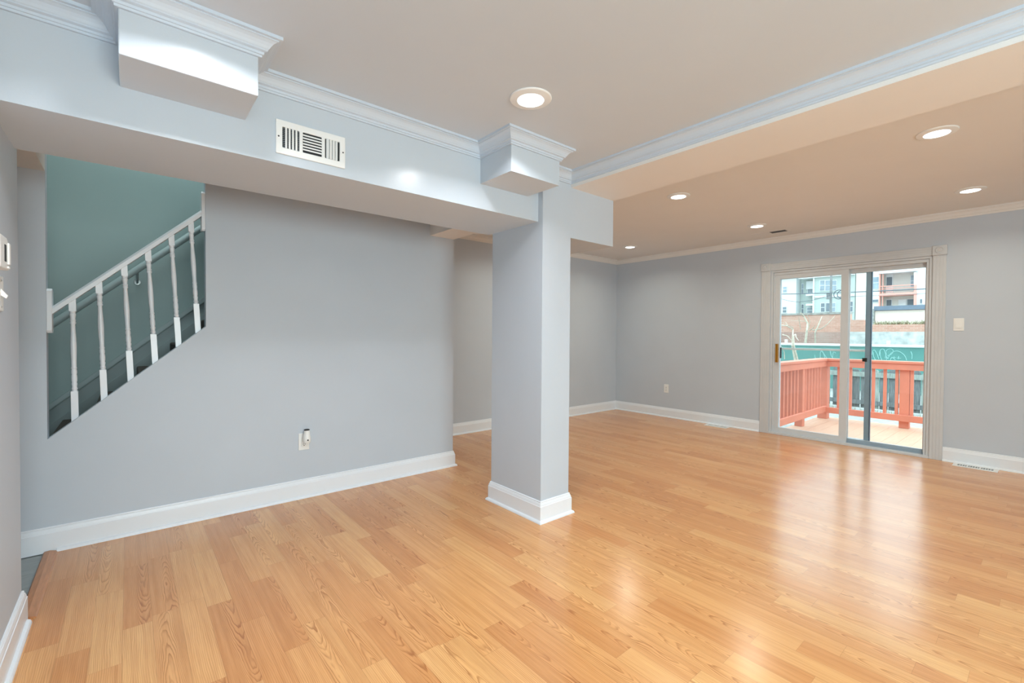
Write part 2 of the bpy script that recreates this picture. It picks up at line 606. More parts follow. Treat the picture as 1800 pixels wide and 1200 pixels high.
wd.box(XD, XD + .15, YN, DY0, -0.1, 2.6).box(XD, XD + .15, DY1, YF + .1, -0.1, 2.6)
wd.box(XD, XD + .15, DY0, DY1, DZ, 2.6).box(XD, XD + .15, DY0, DY1, -0.1, -0.002)
struct(wd.build('wall_right', M['wall']))
struct(MB().box(XE, XD, YF, YF + .1, -.1, 2.6).build('wall_far', M['wall']))
# wall that hides the staircase, with its raking opening
ws = MB()
ws.prism([(-2.1, -.1), (XE, -.1), (XE, ZR + .05), (.381, ZR + .05), (.381, 1.236), (-.339, .613), (-.339, ZR + .05), (-2.1, ZR + .05)], 1, YS, YS + .075)
ws.box(XE - .1, XE, YS + .075, YF, -.1, ZR + .05)
struct(ws.build('wall_stair', M['wall']))
struct(MB().box(-2.1, XE - .001, YF, YF + .1, -.1, 3.6).build('wall_stairwell_far', M['teal']))
struct(MB().box(-2.1, XE, YS, YS + .075, ZR + .05, 3.6).build('wall_stairwell_front', M['teal']))
struct(MB().box(XE - .1, XE, YS + .075, YF, ZR + .05, 3.6).build('wall_stairwell_end', M['teal']))
struct(MB().box(-2.1, XE, YS, YF + .1, 3.6, 3.7).build('ceiling_stairwell', M['teal']))
struct(MB().box(-2.2, -2.1, YS, YF + .1, -.1, 3.7).build('wall_stairwell_foot', M['teal']))
struct(MB().box(-2.2, -2.1, YLE - .1, YS, -.1, 2.6).box(-2.1, XL - .12, YLE - .1, YLE, -.1, 2.6).build('wall_hall', M['wall']))
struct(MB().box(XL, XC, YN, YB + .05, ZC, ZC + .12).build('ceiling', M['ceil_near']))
ce = MB().box(-2.1, 6.2, YBB - .6, YS, ZR, ZR + .2).box(XE, 6.2, YS, YF + .1, ZR, ZR + .2)
ce.box(XC + .05, 6.2, YN, YBB - .6, ZR, ZR + .2)
struct(ce.build('ceiling_far', M['ceil']))
struct(MB().prism([(XC, YN), (2.655, YN), (2.657, 0.08), (2.722, YCF + .002), (2.722, YCB), (XC, YCB)], 2, ZS, ZR + .05).build('ceiling_soffit', M['ceil']))
struct(paint_under(MB().box(XL - .1, XCL, YB, YBB, ZB, ZR + .02).build('beam', M['beam']), M['ceil_near']), 'long pale grey dropped beam carrying the wall register', 'beam')
struct(MB().box(XCL, XCR, YCF, YCB, 0, ZR).build('column', M['wall']), 'square pale grey column under the beam', 'column')
struct(MB().box(2.013, XE, YCB - .001, YS, 2.055, ZR + .02).build('cross_beam', M['ceil']))
struct(MB().box(XCR - .001, 2.722, YCF, YCB, 1.848, ZS + .01).build('header_beam', M['wall']))
struct(MB().box(-2.1, -.339, YBB - .01, YS, 2.06, ZR + .02).build('hall_ceiling', M['ceil']))
struct(paint_under(MB().box(1.549, 1.913, 1.853, YB + .01, 2.063, ZC + .01).build('corbel_beam', M['beam']), M['ceil_near']), 'boxed corbel on the beam next to the column', 'corbel')
struct(paint_under(MB().box(-.02, .368, 1.88, YB + .01, 2.063, ZC + .01).build('corbel_beam', M['beam'], bevel=.004), M['ceil_near']), 'boxed corbel above the stairs end of the beam', 'corbel')

# mouldings
CROWN = [(0, -.068), (.009, -.068), (.010, -.0605), (.0145, -.0595), (.0155, -.051), (.020, -.0495), (.0255, -.0475), (.0255, -.0435),
         (.029, -.040), (.034, -.032), (.041, -.0235), (.050, -.0175), (.056, -.0155), (.056, -.0125), (.067, -.0115), (.067, 0), (0, 0)]
path = [(XC, YN), (XC, YCF), (1.913, YCF), (1.913, 1.853), (1.549, 1.853), (1.549, YB), (.368, YB), (.368, 1.88), (-.02, 1.88), (-.02, YB), (XL, YB), (XL, YN)]
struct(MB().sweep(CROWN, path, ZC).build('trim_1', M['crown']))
CROWN2 = [(o * .9, z * .93) for o, z in CROWN]
struct(MB().sweep(CROWN2, [(XD, YN), (XD, YF), (XE, YF), (XE, YS)], ZR).build('trim_2', M['ceil']))
BASE = [(0, 0), (.016, 0), (.016, .103), (.0135, .106), (.0125, .113), (.009, .124), (.0065, .126), (.0075, .131), (.004, .136), (0, .136)]
SHOE = [(.015, 0), (.031, 0), (.030, .007), (.026, .014), (.019, .0175), (.015, .018)]
b_ = MB().sweep(BASE, [(XE, YF), (XE, YS), (-2.1, YS)], 0).sweep(SHOE, [(XE, YF), (XE, YS), (-.305, YS)], 0)
struct(b_.build('baseboard_stair', M['trim']))
b_ = MB().sweep(BASE, [(-1.5, YLE), (XL, YLE), (XL, YN)], 0).sweep(SHOE, [(XL, YLE - .01), (XL, YN)], 0)
struct(b_.build('baseboard_left', M['trim']))
b_ = MB()
for pr in (BASE, SHOE):
    b_.sweep(pr, [(XCR, YCF), (XCL, YCF), (XCL, YCB), (XCR, YCB)], 0, closed=True)
struct(b_.build('baseboard_column', M['trim']))
b_ = MB()
for pr in (BASE, SHOE):
    b_.sweep(pr, [(XD, YN), (XD, .664)], 0).sweep(pr, [(XD, 2.343), (XD, YF), (XE, YF)], 0)
struct(b_.build('baseboard_right', M['trim']))

tag(MB().prism([(-.357, -.002), (-.30, 0), (-.305, .005), (-.33, .012), (-.352, .010), (-.357, .004)], 1, YLE + .03, YS - .02)
    .build('threshold_strip', M['threshold'], origin=(-.33, 3.1, 0)), 'oak threshold strip between the laminate and the grey hall tile', 'threshold')

# unseen windows added behind the camera to go with the fill lamps
def unseen_window(name, x0, x1, y0, y1, z0, z1):
    o = empty(name, ((x0 + x1) / 2, (y0 + y1) / 2, z0), kind='structure')
    f = MB()
    if x1 - x0 < y1 - y0:
        for a, c in ((y0, y0 + .05), (y1 - .05, y1), ((y0 + y1) / 2 - .025, (y0 + y1) / 2 + .025)): f.box(x0, x1, a, c, z0, z1)
        for a, c in ((z0, z0 + .05), (z1 - .05, z1)): f.box(x0, x1, y0, y1, a, c)
        g = MB().box(x0 + .05, x0 + .055, y0, y1, z0, z1)
    else:
        for a, c in ((x0, x0 + .05), (x1 - .05, x1), ((x0 + x1) / 2 - .025, (x0 + x1) / 2 + .025)): f.box(a, c, y0, y1, z0, z1)
        for a, c in ((z0, z0 + .05), (z1 - .05, z1)): f.box(x0, x1, y0, y1, a, c)
        g = MB().box(x0, x1, y0 + .05, y0 + .055, z0, z1)
    f.build('window_frame', M['trim'], o)
    g.build('window_pane', M['glass'], o)
unseen_window('unseen_window_1', XL - .12, XL - .02, -2.4, -.4, .4, 2.1)
unseen_window('unseen_window_2', -.25, 1.45, YN - .12, YN - .02, .6, 2.1)

# ------------------------------------------------------------------ patio door
door = empty('door_1', (XD, 1.5, 0), kind='structure', label='white sliding glass patio door opening onto the coral deck', cat='patio door')
cs = MB()
def fluted(mb, y0, y1, z0, z1, vert):
    mb.box(XD - .012, XD + .001, y0, y1, z0, z1)
    n = 4
    for k in range(n):
        if vert:
            a = y0 + (y1 - y0) * (k + .12) / n; c = y0 + (y1 - y0) * (k + .88) / n
            mb.box(XD - .0145, XD - .012, a, c, z0, z1)
        else:
            a = z0 + (z1 - z0) * (k + .12) / n; c = z0 + (z1 - z0) * (k + .88) / n
            mb.box(XD - .0145, XD - .012, y0, y1, a, c)
fluted(cs, DY0 - .101, DY0 - .002, 0, 2.002, True)
fluted(cs, DY1 + .004, DY1 + .108, 0, 2.002, True)
fluted(cs, DY0 - .002, DY1 + .004, 2.002, 2.088, False)
cs.build('door_casing', M['casing'], door, bevel=.001)
for yc in (DY0 - .052, DY1 + .056):
    k = MB().box(XD - .026, XD, yc - .054, yc + .054, 2.0, 2.094).build('rosette_block', M['casing'], door, bevel=.003)
    MB().lathe([(.034, 0), (.034, -.005), (.027, -.008), (.024, -.003), (.016, -.003), (.012, -.009), (.0, -.010)], (XD - .026, yc, 2.047), 24, 'x').build('rosette', M['casing'], k, smooth=True)
fr = MB()
fr.plate(0, XD + .004, XD + .14, [DY0, DY0 + .022, DY1 - .022, DY1], [0, DZ - .022, DZ], lambda i, j: i == 1 and j == 0)
fr.plate(0, XD + .02, XD + .139, [DY0 + .023, DY0 + .046, DY1 - .04, DY1 - .023], [.02, DZ - .055, DZ - .023], lambda i, j: i == 1 and j == 0)
fr.build('door_frame', M['alu'], door, bevel=.002)
MB().box(XD - .016, XD + .15, DY0 - .002, DY1 + .002, -.001, .022).build('door_sill', M['alu'], door, bevel=.003)
MB().box(XD + .055, XD + .062, DY0 + .02, DY1 - .02, .022, .034).box(XD + .098, XD + .105, DY0 + .02, DY1 - .02, .022, .034).build('door_track', M['alu_grey'], door)


def panel(name, x0, x1, y0, y1, z0, z1, st0, st1, bot, top, mat, gmat, gx):
    p = MB()
    p.plate(0, x0, x1, [y0, y0 + st0, y1 - st1, y1], [z0, z0 + bot, z1 - top, z1], lambda i, j: i == 1 and j == 1)
    o = p.build(name, mat, door, bevel=.002)
    return o
sl = panel('sliding_panel', XD + .03, XD + .062, 1.452, 2.197, .022, 1.946, .07, .052, .062, .05, M['alu'], None, 0)
MB().box(XD + .044, XD + .05, 1.522, 2.145, .084, 1.896).build('glass', M['glass'], sl)
fx = panel('fixed_panel', XD + .072, XD + .105, .812, 1.50, .022, 1.946, .012, .05, .045, .044, M['alu'], None, 0)
MB().box(XD + .066, XD + .0719, .824, 1.45, .024, .067).build('bottom_rail', M['alu_grey'], fx, bevel=.001)
MB().box(XD + .086, XD + .092, .824, 1.45, .067, 1.902).build('glass', M['glass'], fx)
sc = panel('screen_panel', XD + .112, XD + .134, 1.268, 2.19, .03, 1.94, .045, .03, .04, .04, M['alu'], None, 0)
MB().box(XD + .108, XD + .1119, 1.268, 1.313, .03, 1.94).build('stile', M['alu_grey'], sc, bevel=.001)
MB().box(XD + .106, XD + .134, 1.258, 1.2679, .03, 1.94).build('stile_edge', M['slate_edge'], sc)
MB().box(XD + .122, XD + .1225, 1.313, 2.16, .07, 1.90).build('screen_mesh', M['screen'], sc)
MB().box(XD + .108, XD + .134, 1.313, 2.16, 1.035, 1.058).build('crossbar', M['metal_white'], sc, bevel=.002)
MB().box(XD + .1, XD + .115, 1.292, 1.335, .927, .968).build('screen_latch', M['black'], sc, bevel=.003)
hd = MB().box(XD + .0, XD + .03, 2.150, 2.178, .88, 1.105).build('handle', M['brass'], sl, bevel=.004)
MB().box(XD + .012, XD + .031, 2.178, 2.188, .90, 1.085).build('handle_plate', M['metal_white'], hd, bevel=.002)
MB().box(XD + .064, XD + .09, 2.135, 2.150, .93, 1.06).build('outer_handle', M['black'], sl, bevel=.004)

# ------------------------------------------------------------------ recessed lights
def lamp(o, row):
    d = bpy.data.lights.new('lamp', 'AREA')
    d.shape = 'DISK'
    d.size = .115
    d.energy, d.color = ROWS[row]
    d.spread = math.radians(145 if row.startswith('near') else 150)
    l = bpy.data.objects.new('lamp', d)
    COL.objects.link(l)
    l.parent = o
    l.location = (0, 0, -.017)


def make_light(loc, label, group):
    o = empty('recessed_light', loc, label, 'ceiling light', group)
    x, y, z = loc
    MB().lathe([(.095, 0), (.0955, -.003), (.092, -.0065), (.078, -.008), (.062, -.011), (.0595, -.009), (.0595, 0)], loc, 48, cap=False).build('trim_ring', M['metal_white'], o, smooth=True)
    MB().lathe([(.0595, -.0095), (.045, -.0125), (.02, -.0145), (.001, -.015)], loc, 32, cap=False).build('lens', M['lens'], o, smooth=True)
    return o
GL = 'round recessed ceiling lights'
L0 = make_light((1.40, 1.54, ZC), 'white recessed ceiling light over the column, larger in view than the rest', GL)
spots = [((3.63, .452, ZR), 'lit recessed ceiling light nearest the crown moulding, above the glossy floor'),
         ((5.24, .444, ZR), 'lit recessed ceiling light above the wall switch beside the patio door'),
         ((3.625, 2.088, ZR), 'lit recessed ceiling light just beyond the soffit end, in the middle of the room'),
         ((5.235, 2.085, ZR), 'lit recessed ceiling light next to the slotted ceiling register'),
         ((5.21, 3.705, ZR), 'small lit recessed ceiling light near the far corner, beside the header'),
         ((.20, 1.56, ZC), 'lit recessed ceiling light out of view, facing the stairs end of the beam')]
HID = 'lit recessed ceiling light in the unseen part of the room behind the viewpoint'
spots += [((p[0], p[1], p[2]), HID) for p in ((1.4, 0.0, ZC), (.45, -1.3, ZC), (1.5, -1.9, ZC), (3.63, -1.25, ZR), (5.24, -1.25, ZR), (3.63, 3.72, ZR))]
for loc, lb in spots:
    c = copy_tree(L0)
    c.location = loc
    c['label'] = lb
    lamp(c, ('near' if loc[2] < 2.3 else 'far') + ('' if loc[1] > .3 else '_behind'))
lamp(L0, 'near')

# ------------------------------------------------------------------ registers
def wall_register():
    x0, x1, z0, z1 = .479, .772, 1.961, 2.104
    y = YB
    o = empty('wall_register', ((x0 + x1) / 2, y, z0), 'white slotted air register on the beam face', 'air register')
    f = MB()
    a, b2 = .026, .028
    xs = [x0 + a, x0 + a + .068, x0 + a + .082, x0 + a + .162, x0 + a + .176, x1 - a]
    d0, d1 = y - .008, y
    f.plate(1, d0, d1, [x0] + xs + [x1], [z0, z0 + b2, z1 - b2, z1], lambda i, j: j == 1 and i in (1, 3, 5))
    f.build('frame', M['metal_white'], o, bevel=.003)
    MB().box(xs[0] - .002, xs[5] + .002, y - .0015, y - .0005, z0 + b2 - .002, z1 - b2 + .002).build('backing', M['dark'], o)
    g = MB()
    for k in range(11):
        zz = z0 + b2 + (k + .5) * (z1 - z0 - 2 * b2) / 11
        g.box(xs[0], xs[1], y - .003, y - .0015, zz - .0012, zz + .0012)
    g.build('damper', M['duct'], o)
    for s0, s1, ang in ((xs[0], xs[1], 1), (xs[4], xs[5], -1)):
        n = 5
        for k in range(1, n):
            cx = s0 + (s1 - s0) * k / n
            m = MB()
            e = .004 * ang
            m.prism([(cx - .003, y - .008), (cx + .003, y - .008), (cx + .003 + e, y - .0015), (cx - .003 + e, y - .0015)], 2, z0 + b2, z1 - b2)
            m.build('slat', M['metal_white'], o)
    n = 7
    for k in range(1, n):
        cz = z0 + b2 + (z1 - z0 - 2 * b2) * k / n
        m = MB()
        m.prism([(y - .008, cz - .0032), (y - .008, cz + .0032), (y - .0015, cz + .006), (y - .0015, cz + .0005)], 0, xs[2], xs[3])
        m.build('slat', M['metal_white'], o)
    for sx in (x0 + .011, x1 - .011):
        MB().lathe([(.0035, 0), (.003, -.0015), (.0, -.002)], (sx, y - .008, (z0 + z1) / 2), 12, 'y').build('screw', M['dark'], o)
wall_register()


def floor_register(x0, x1, y0, y1, label):
    o = empty('floor_register', ((x0 + x1) / 2, (y0 + y1) / 2, 0), label, 'air register', 'white floor registers')
    t = .005
    f = MB()
    f.plate(2, 0, t, [x0, x0 + .035, x1 - .02, x1], [y0, y0 + .03, y1 - .03, y1], lambda i, j: i == 1 and j == 1)
    f.build('frame', M['metal_white'], o, bevel=.0015)
    MB().box(x0 + .03, x1 - .015, y0 + .025, y1 - .025, .0005, .0015).build('backing', M['duct'], o)
    n = 14
    for k in range(1, n):
        yy = y0 + .03 + (y1 - y0 - .06) * k / n
        wd_ = .012 if k in (5, 10) else .004
        MB().box(x0 + .035, x1 - .02, yy - wd_ / 2, yy + wd_ / 2, .0015, t - .001).build('slat', M['metal_white'], o)
floor_register(5.892, 6.023, .287, .581, 'white slotted floor register below the wall switch')
floor_register(5.894, 6.023, 2.69, 2.99, 'white slotted floor register below the wall outlet')

cr = empty('ceiling_register', (5.70, 2.13, ZR), 'white ceiling register with one open dark slot, beside a ceiling light', 'air register')
f = MB()
x0, x1, y0, y1 = 5.635, 5.775, 1.93, 2.31
t_ = ZR - .002
f.plate(2, t_, ZR, [x0, x0 + .02, x1 - .02, x1], [y0, y0 + .025, y1 - .19, y1], lambda i, j: i == 1 and j == 1)
f.build('frame', M['ceil'], cr)
MB().box(x0 + .015, x1 - .015, y0 + .02, y1 - .185, ZR - .0012, ZR - .0004).build('opening', M['black'], cr)

# ------------------------------------------------------------------ outlets, switches, thermostat
def outlet(name, c, facing, label, group, plug=False):
    """facing 'y': on a wall facing -Y; 'x': on a wall facing -X"""
    o = empty(name, c, label, 'outlet', group)
    def part(nm, mat, u0, u1, z0, z1, d0, d1, par=o, bev=0.0):
        if facing == 'y': m = MB().box(c[0] + u0, c[0] + u1, c[1] - d1, c[1] - d0, c[2] + z0, c[2] + z1)
        else: m = MB().box(c[0] - d1, c[0] - d0, c[1] + u0, c[1] + u1, c[2] + z0, c[2] + z1)
        return m.build(nm, mat, par, bevel=bev)
    part('cover_plate', M['plastic'], -.037, .037, -.061, .061, 0, .006, bev=.003)
    for s in (-1, 1):
        r = part('receptacle', M['plastic'], -.017, .017, s * .02 - .0145, s * .02 + .0145, .006, .009, bev=.003)
        for u in (-.0075, .0055):
            part('slot', M['dark'], u, u + .0025, s * .02 - .002, s * .02 + .007, .009, .0095, r)
        part('slot', M['dark'], -.003, .003, s * .02 - .011, s * .02 - .006, .009, .0095, r)
    part('screw', M['chrome'], -.003, .003, -.003, .003, .006, .008)
    return o
outlet('electrical_outlet', (.974, YS, .410), 'y', 'white wall outlet with a plug-in device, below the stair opening', 'white wall outlets')
outlet('electrical_outlet', (XD, 3.643, .418), 'x', 'bare white wall outlet on the wall with the patio door', 'white wall outlets')

nl = empty('plug_in_freshener', (.985, YS - .009, .44), 'small white plug-in device with a dark open top, in the outlet', 'plug-in device')
MB().lathe([(.021, -.036), (.026, -.028), (.0275, -.012), (.025, .012), (.0215, .032), (.019, .052), (.0185, .056)], (.985, YS - .036, .44), 28).build('body', M['plastic'], nl, smooth=True)
MB().lathe([(.0188, .0555), (.0188, .061), (.016, .062)], (.985, YS - .036, .44), 24).build('vent_cap', M['dark'], nl, smooth=True)
MB().lathe([(.0055, 0), (.005, -.003), (.001, -.0035)], (.985, YS - .063, .428), 14, 'y').build('dial', M['dark'], nl)
MB().box(.972, .998, YS - .028, YS - .0095, .415, .455).build('plug_block', M['plastic'], nl, bevel=.004)

sw_ = empty('light_switch', (XD, .571, 1.322), 'white rocker light switch on the wall beside the patio door', 'light switch', 'white wall switches')
MB().box(XD - .006, XD, .534, .608, 1.262, 1.382).build('cover_plate', M['plastic'], sw_, bevel=.003)
MB().prism([(XD - .006, 1.291), (XD - .013, 1.291), (XD - .008, 1.355), (XD - .006, 1.355)], 1, .553, .589).build('rocker', M['plastic'], sw_)

th = empty('thermostat', (XL, 2.23, 1.40), 'white wall thermostat with a small dark display, above a wall switch', 'thermostat')
MB().prism([(2.16, 1.405), (2.30, 1.405), (2.305, 1.415), (2.305, 1.475), (2.292, 1.50), (2.265, 1.512), (2.16, 1.512)], 0, XL, XL + .030).build('body', M['plastic'], th, bevel=.004)
MB().box(XL + .030, XL + .0315, 2.222, 2.246, 1.43, 1.485).build('display', M['dark'], th)
MB().box(XL + .030, XL + .036, 2.262, 2.288, 1.422, 1.495).build('cover_door', M['plastic'], th, bevel=.003)
for k in range(2):
    MB().box(XL + .030, XL + .034, 2.262 + k * .016, 2.272 + k * .016, 1.41, 1.417).build('button', M['plastic'], th, bevel=.001)
s2 = empty('light_switch', (XL, 2.335, 1.325), 'white toggle light switch below the thermostat', 'light switch', 'white wall switches')
MB().box(XL, XL + .006, 2.298, 2.372, 1.268, 1.390).build('cover_plate', M['plastic'], s2, bevel=.003)
MB().prism([(XL + .006, 1.322), (XL + .006, 1.345), (XL + .022, 1.322), (XL + .018, 1.312)], 1, 2.329, 2.341).build('toggle', M['plastic'], s2)
for zz in (1.284, 1.374):
    MB().lathe([(.004, .006), (.003, .0075), (.0005, .008)], (XL, 2.335, zz), 10, 'x').build('screw', M['chrome'], s2)

# ------------------------------------------------------------------ stair railing in the opening
YR = YS + .035
rail = empty('stair_railing', (0.02, YR, .61), 'white painted stair railing with turned balusters in the wall opening', 'stair railing')
tops = [(-.239, 1.376, -.231, .698), (-.129, 1.481, -.108, .816), (-.018, 1.59, .010, .924), (.092, 1.69, .125, 1.023), (.205, 1.80, .241, 1.127), (.305, 1.90, .342, 1.214)]
def baluster(xt, zt, xb, zb):
    zt += .012
    zb -= .02
    H = zt - zb
    m = MB()
    hw = .0148
    m.box(-hw, hw, -hw, hw, .895 * H, H)
    m.box(-hw, hw, -hw, hw, 0, .262 * H)
    pr = [(.0135, .262), (.0115, .268), (.0115, .276), (.0135, .282), (.0115, .29), (.0105, .30), (.012, .312), (.013, .322), (.0105, .332), (.0125, .345), (.013, .37), (.0118, .39),
          (.0105, .396), (.0125, .405), (.0125, .425), (.0105, .436), (.0132, .445), (.0108, .455), (.0113, .50), (.0128, .56), (.0134, .62), (.0125, .68), (.0105, .745), (.0095, .79),
          (.0125, .797), (.0135, .805), (.011, .814), (.0132, .823), (.0105, .832), (.0115, .85), (.0132, .862), (.0132, .872), (.0105, .88), (.0135, .886), (.0135, .895)]
    m.lathe([(r, h * H) for r, h in pr], (0, 0, 0), 20)
    m.shift(lambda x, y, z: (x + xb + (xt - xb) * z / H, y + YR, z + zb))
    m.build('baluster', M['trim'], rail, smooth=True)
for t_ in tops: baluster(*t_)
hr = MB()
hp = [(-.030, -.021), (.030, -.021), (.030, .006), (.022, .018), (.010, .022), (-.010, .022), (-.022, .018), (-.030, .006)]
A, B = Vector((-.318, YR, 1.314)), Vector((.362, YR, 1.963))
vs = [(q.x, q.y + p[0], q.z + p[1]) for q in (A, B) for p in hp]
n = len(hp)
hr.add(vs, [tuple(range(n)), tuple(range(2 * n - 1, n - 1, -1))] + [(i, i + n, (i + 1) % n + n, (i + 1) % n) for i in range(n)])
hr.build('handrail', M['trim'], rail, smooth=True)
def rosette(x0, x1, z0, z1):
    c = .014
    MB().prism([(YS + .002, z0 + c), (YS + .002 + c, z0), (YS + .073 - c, z0), (YS + .073, z0 + c), (YS + .073, z1 - c), (YS + .073 - c, z1), (YS + .002 + c, z1), (YS + .002, z1 - c)], 0, x0, x1).build('mounting_block', M['trim'], rail, bevel=.003)
rosette(-.339, -.317, 1.19, 1.432)
rosette(.360, .381, 1.85, 2.10)

# staircase behind it
st = empty('staircase', (.2, 4.05, 0), 'dark carpeted staircase rising behind the wall opening', 'staircase')
RUN, RISE = .205, .182
X0 = -.178 - 4 * RUN + .02
for k in range(13):
    xs_, zs_ = X0 + k * RUN, (k + 1) * RISE - .155
    MB().box(xs_, xs_ + RUN + .02, YS + .08, YF - .035, max(0, zs_ - RISE), zs_).build('step', M['carpet'], st, bevel=.012)
sk = MB()
def band(x0, x1, za, zb, t0):
    s_ = .885
    z = lambda x, b0: b0 + s_ * (x + .43)
    sk.prism([(x0, z(x0, za)), (x1, z(x1, za)), (x1, z(x1, zb)), (x0, z(x0, zb))], 1, YF - t0, YF - .002)
band(-.95, 1.55, .40, .634, .016)
band(-.95, 1.55, .646, .684, .032)
band(-.95, 1.55, .40, .535, .030)
sk.build('skirt_board', M['skirt'], st)
wh = empty('wall_handrail', (.05, YF, 1.66), 'grey painted round handrail fixed to the stairwell wall', 'handrail')
sl_ = .925
pt = lambda x: (x, YF - .065, 1.625 + sl_ * x)
MB().tube([pt(-1.1), pt(1.3)], .024, 16).build('rail', M['skirt'], wh, smooth=True)
br = MB()
br.tube([(.055, YF, 1.585), (.055, YF - .03, 1.575), (.055, YF - .06, 1.60), (.055, YF - .065, 1.655)], .007, 8)
br.lathe([(.024, 0), (.022, -.006), (.01, -.008)], (.055, YF, 1.585), 18, 'y')
br.build('bracket', M['chrome'], wh, smooth=True)

# ================================================================== outside
CORAL = srgb(220, 134, 108)
M['coral'] = paint('coral_deck_paint', CORAL, 0.6, 0.05, 7)
M['deckm'] = paint('coral_deck_boards', srgb(204, 160, 132), 0.65, 0.06, 5, stretch=(1, 9, 1))
M['greywood'] = paint('weathered_grey_wood', srgb(112, 118, 118), 0.9, 0.35, 8, stretch=(6, 6, .8))
M['greywood2'] = paint('pale_weathered_wood', srgb(150, 160, 152), 0.9, 0.25, 8, stretch=(6, 6, .8))
M['ground'] = paint('grey_gravel_ground', srgb(160, 162, 158), 0.95, 0.3, 14, 0.5, 60)
M['greenscreen'] = paint('green_privacy_fabric', srgb(88, 140, 132), 0.85, 0.09, 2.5)
M['graff'] = paint('pale_green_spray_paint', srgb(150, 196, 190), 0.8, 0.05, 8)
M['concrete'] = paint('stained_concrete', srgb(196, 196, 192), 0.9, 0.3, 5.0)
M['brick_a'] = brick('orange_brick', srgb(208, 162, 142), srgb(194, 146, 126), srgb(206, 178, 162))
M['brick_b'] = brick('dark_red_brick', srgb(182, 142, 130), srgb(164, 126, 114), srgb(186, 162, 150))
M['beige'] = paint('beige_stucco', srgb(224, 206, 192), 0.85, 0.03, 2)
M['slate'] = paint('slate_blue_roof_edge', srgb(112, 124, 138), 0.7, 0.08, 4)
M['white_s'] = siding('white_siding', srgb(224, 228, 228), 0.93)
M['green_s'] = siding('pale_green_siding', srgb(190, 202, 196), 0.88)
M['cream_s'] = siding('cream_siding', srgb(228, 226, 218), 0.94)
M['white_t'] = paint('white_exterior_trim', srgb(232, 235, 235), 0.6, 0.02, 5)
M['pane'] = paint('dark_window_pane', srgb(150, 164, 174), 0.45, 0.25, 1.5)
M['pane_d'] = paint('deep_grey_window_pane', srgb(112, 124, 132), 0.45, 0.25, 1.5)
M['porch'] = paint('coral_porch_paint', srgb(236, 172, 156), 0.6, 0.04, 4)
M['car'] = paint('white_car_paint', srgb(222, 226, 228), 0.2, 0.01, 3, coat=.5)
M['carglass'] = paint('dark_car_glass', srgb(44, 48, 54), 0.1, 0.1, 4)
M['bark'] = paint('pale_bark', srgb(196, 184, 166), 0.9, 0.18, 14)
M['poleg'] = paint('grey_utility_wood', srgb(138, 140, 140), 0.9, 0.15, 6)
M['wire'] = paint('dark_cable', srgb(84, 96, 106), 0.6, 0.1, 6)
M['grass'] = paint('winter_grass', srgb(150, 146, 116), 0.9, 0.3, 9)
M['stone'] = paint('grey_field_stone', srgb(156, 156, 150), 0.9, 0.3, 7)

GZ, DK = -.25, -.1
struct(MB().box(-30, 70, -40, 50, GZ - .1, GZ).build('ground', M['ground']))
dk = MB()
yb = -1.2
while yb < 2.42:
    dk.box(XD + .15, 8.66, yb, min(yb + .1395, 2.42), DK - .03, DK)
    yb += .141
dk.box(XD + .15, 8.64, -1.2, 2.40, GZ, DK - .03)
struct(dk.build('deck_floor', M['deckm']))

rl = empty('deck_railing', (7.5, 2.31, DK), 'coral painted wooden deck railing with square balusters around the patio deck', 'railing')
RC = .854
YL_, XF = 2.31, 8.45
def post(x, y, w=.10):
    MB().box(x - w / 2, x + w / 2, y - w / 2, y + w / 2, DK, RC - .04).build('post', M['coral'], rl, bevel=.004)
for x in (6.27, 7.45, ): post(x, YL_ + .03)
post(XF + .03, YL_ + .02, .13)
for y in (1.335, .2, -1.1): post(XF + .03, y, .11)
MB().box(6.21, XF - .04, YL_ - .055, YL_ + .09, RC - .035, RC).build('cap_rail', M['coral'], rl, bevel=.004)
MB().box(XF - .075, XF + .09, -1.2, YL_ + .09, RC - .035, RC).build('cap_rail', M['coral'], rl, bevel=.004)
MB().box(6.21, XF - .035, YL_ - .04, YL_ - .002, RC - .125, RC - .035).build('top_rail', M['coral'], rl, bevel=.003)
MB().box(XF - .06, XF - .022, -1.2, YL_ - .002, RC - .125, RC - .035).build('top_rail', M['coral'], rl, bevel=.003)
MB().box(6.21, XF - .035, YL_ - .04, YL_ - .002, .015, .105).build('bottom_rail', M['coral'], rl, bevel=.003)
MB().box(XF - .06, XF - .022, -1.2, YL_ - .002, .0, .09).build('bottom_rail', M['coral'], rl, bevel=.003)
for x in (6.36, 6.49, 6.62, 6.75, 6.88, 7.01, 7.14, 7.27, 7.60, 7.73, 7.86, 7.99, 8.12, 8.25):
    MB().box(x - .019, x + .019, YL_ - .002, YL_ + .036, .02, RC - .04).build('baluster', M['coral'], rl, bevel=.002)
for y in (2.12, 1.97, 1.69, 1.555, 1.42, 1.255, 1.10, .95, .80, .65, .5, .35, .05, -.1, -.25):
    MB().box(XF - .022, XF + .016, y - .018, y + .018, .005, RC - .04).build('baluster', M['coral'], rl, bevel=.002)

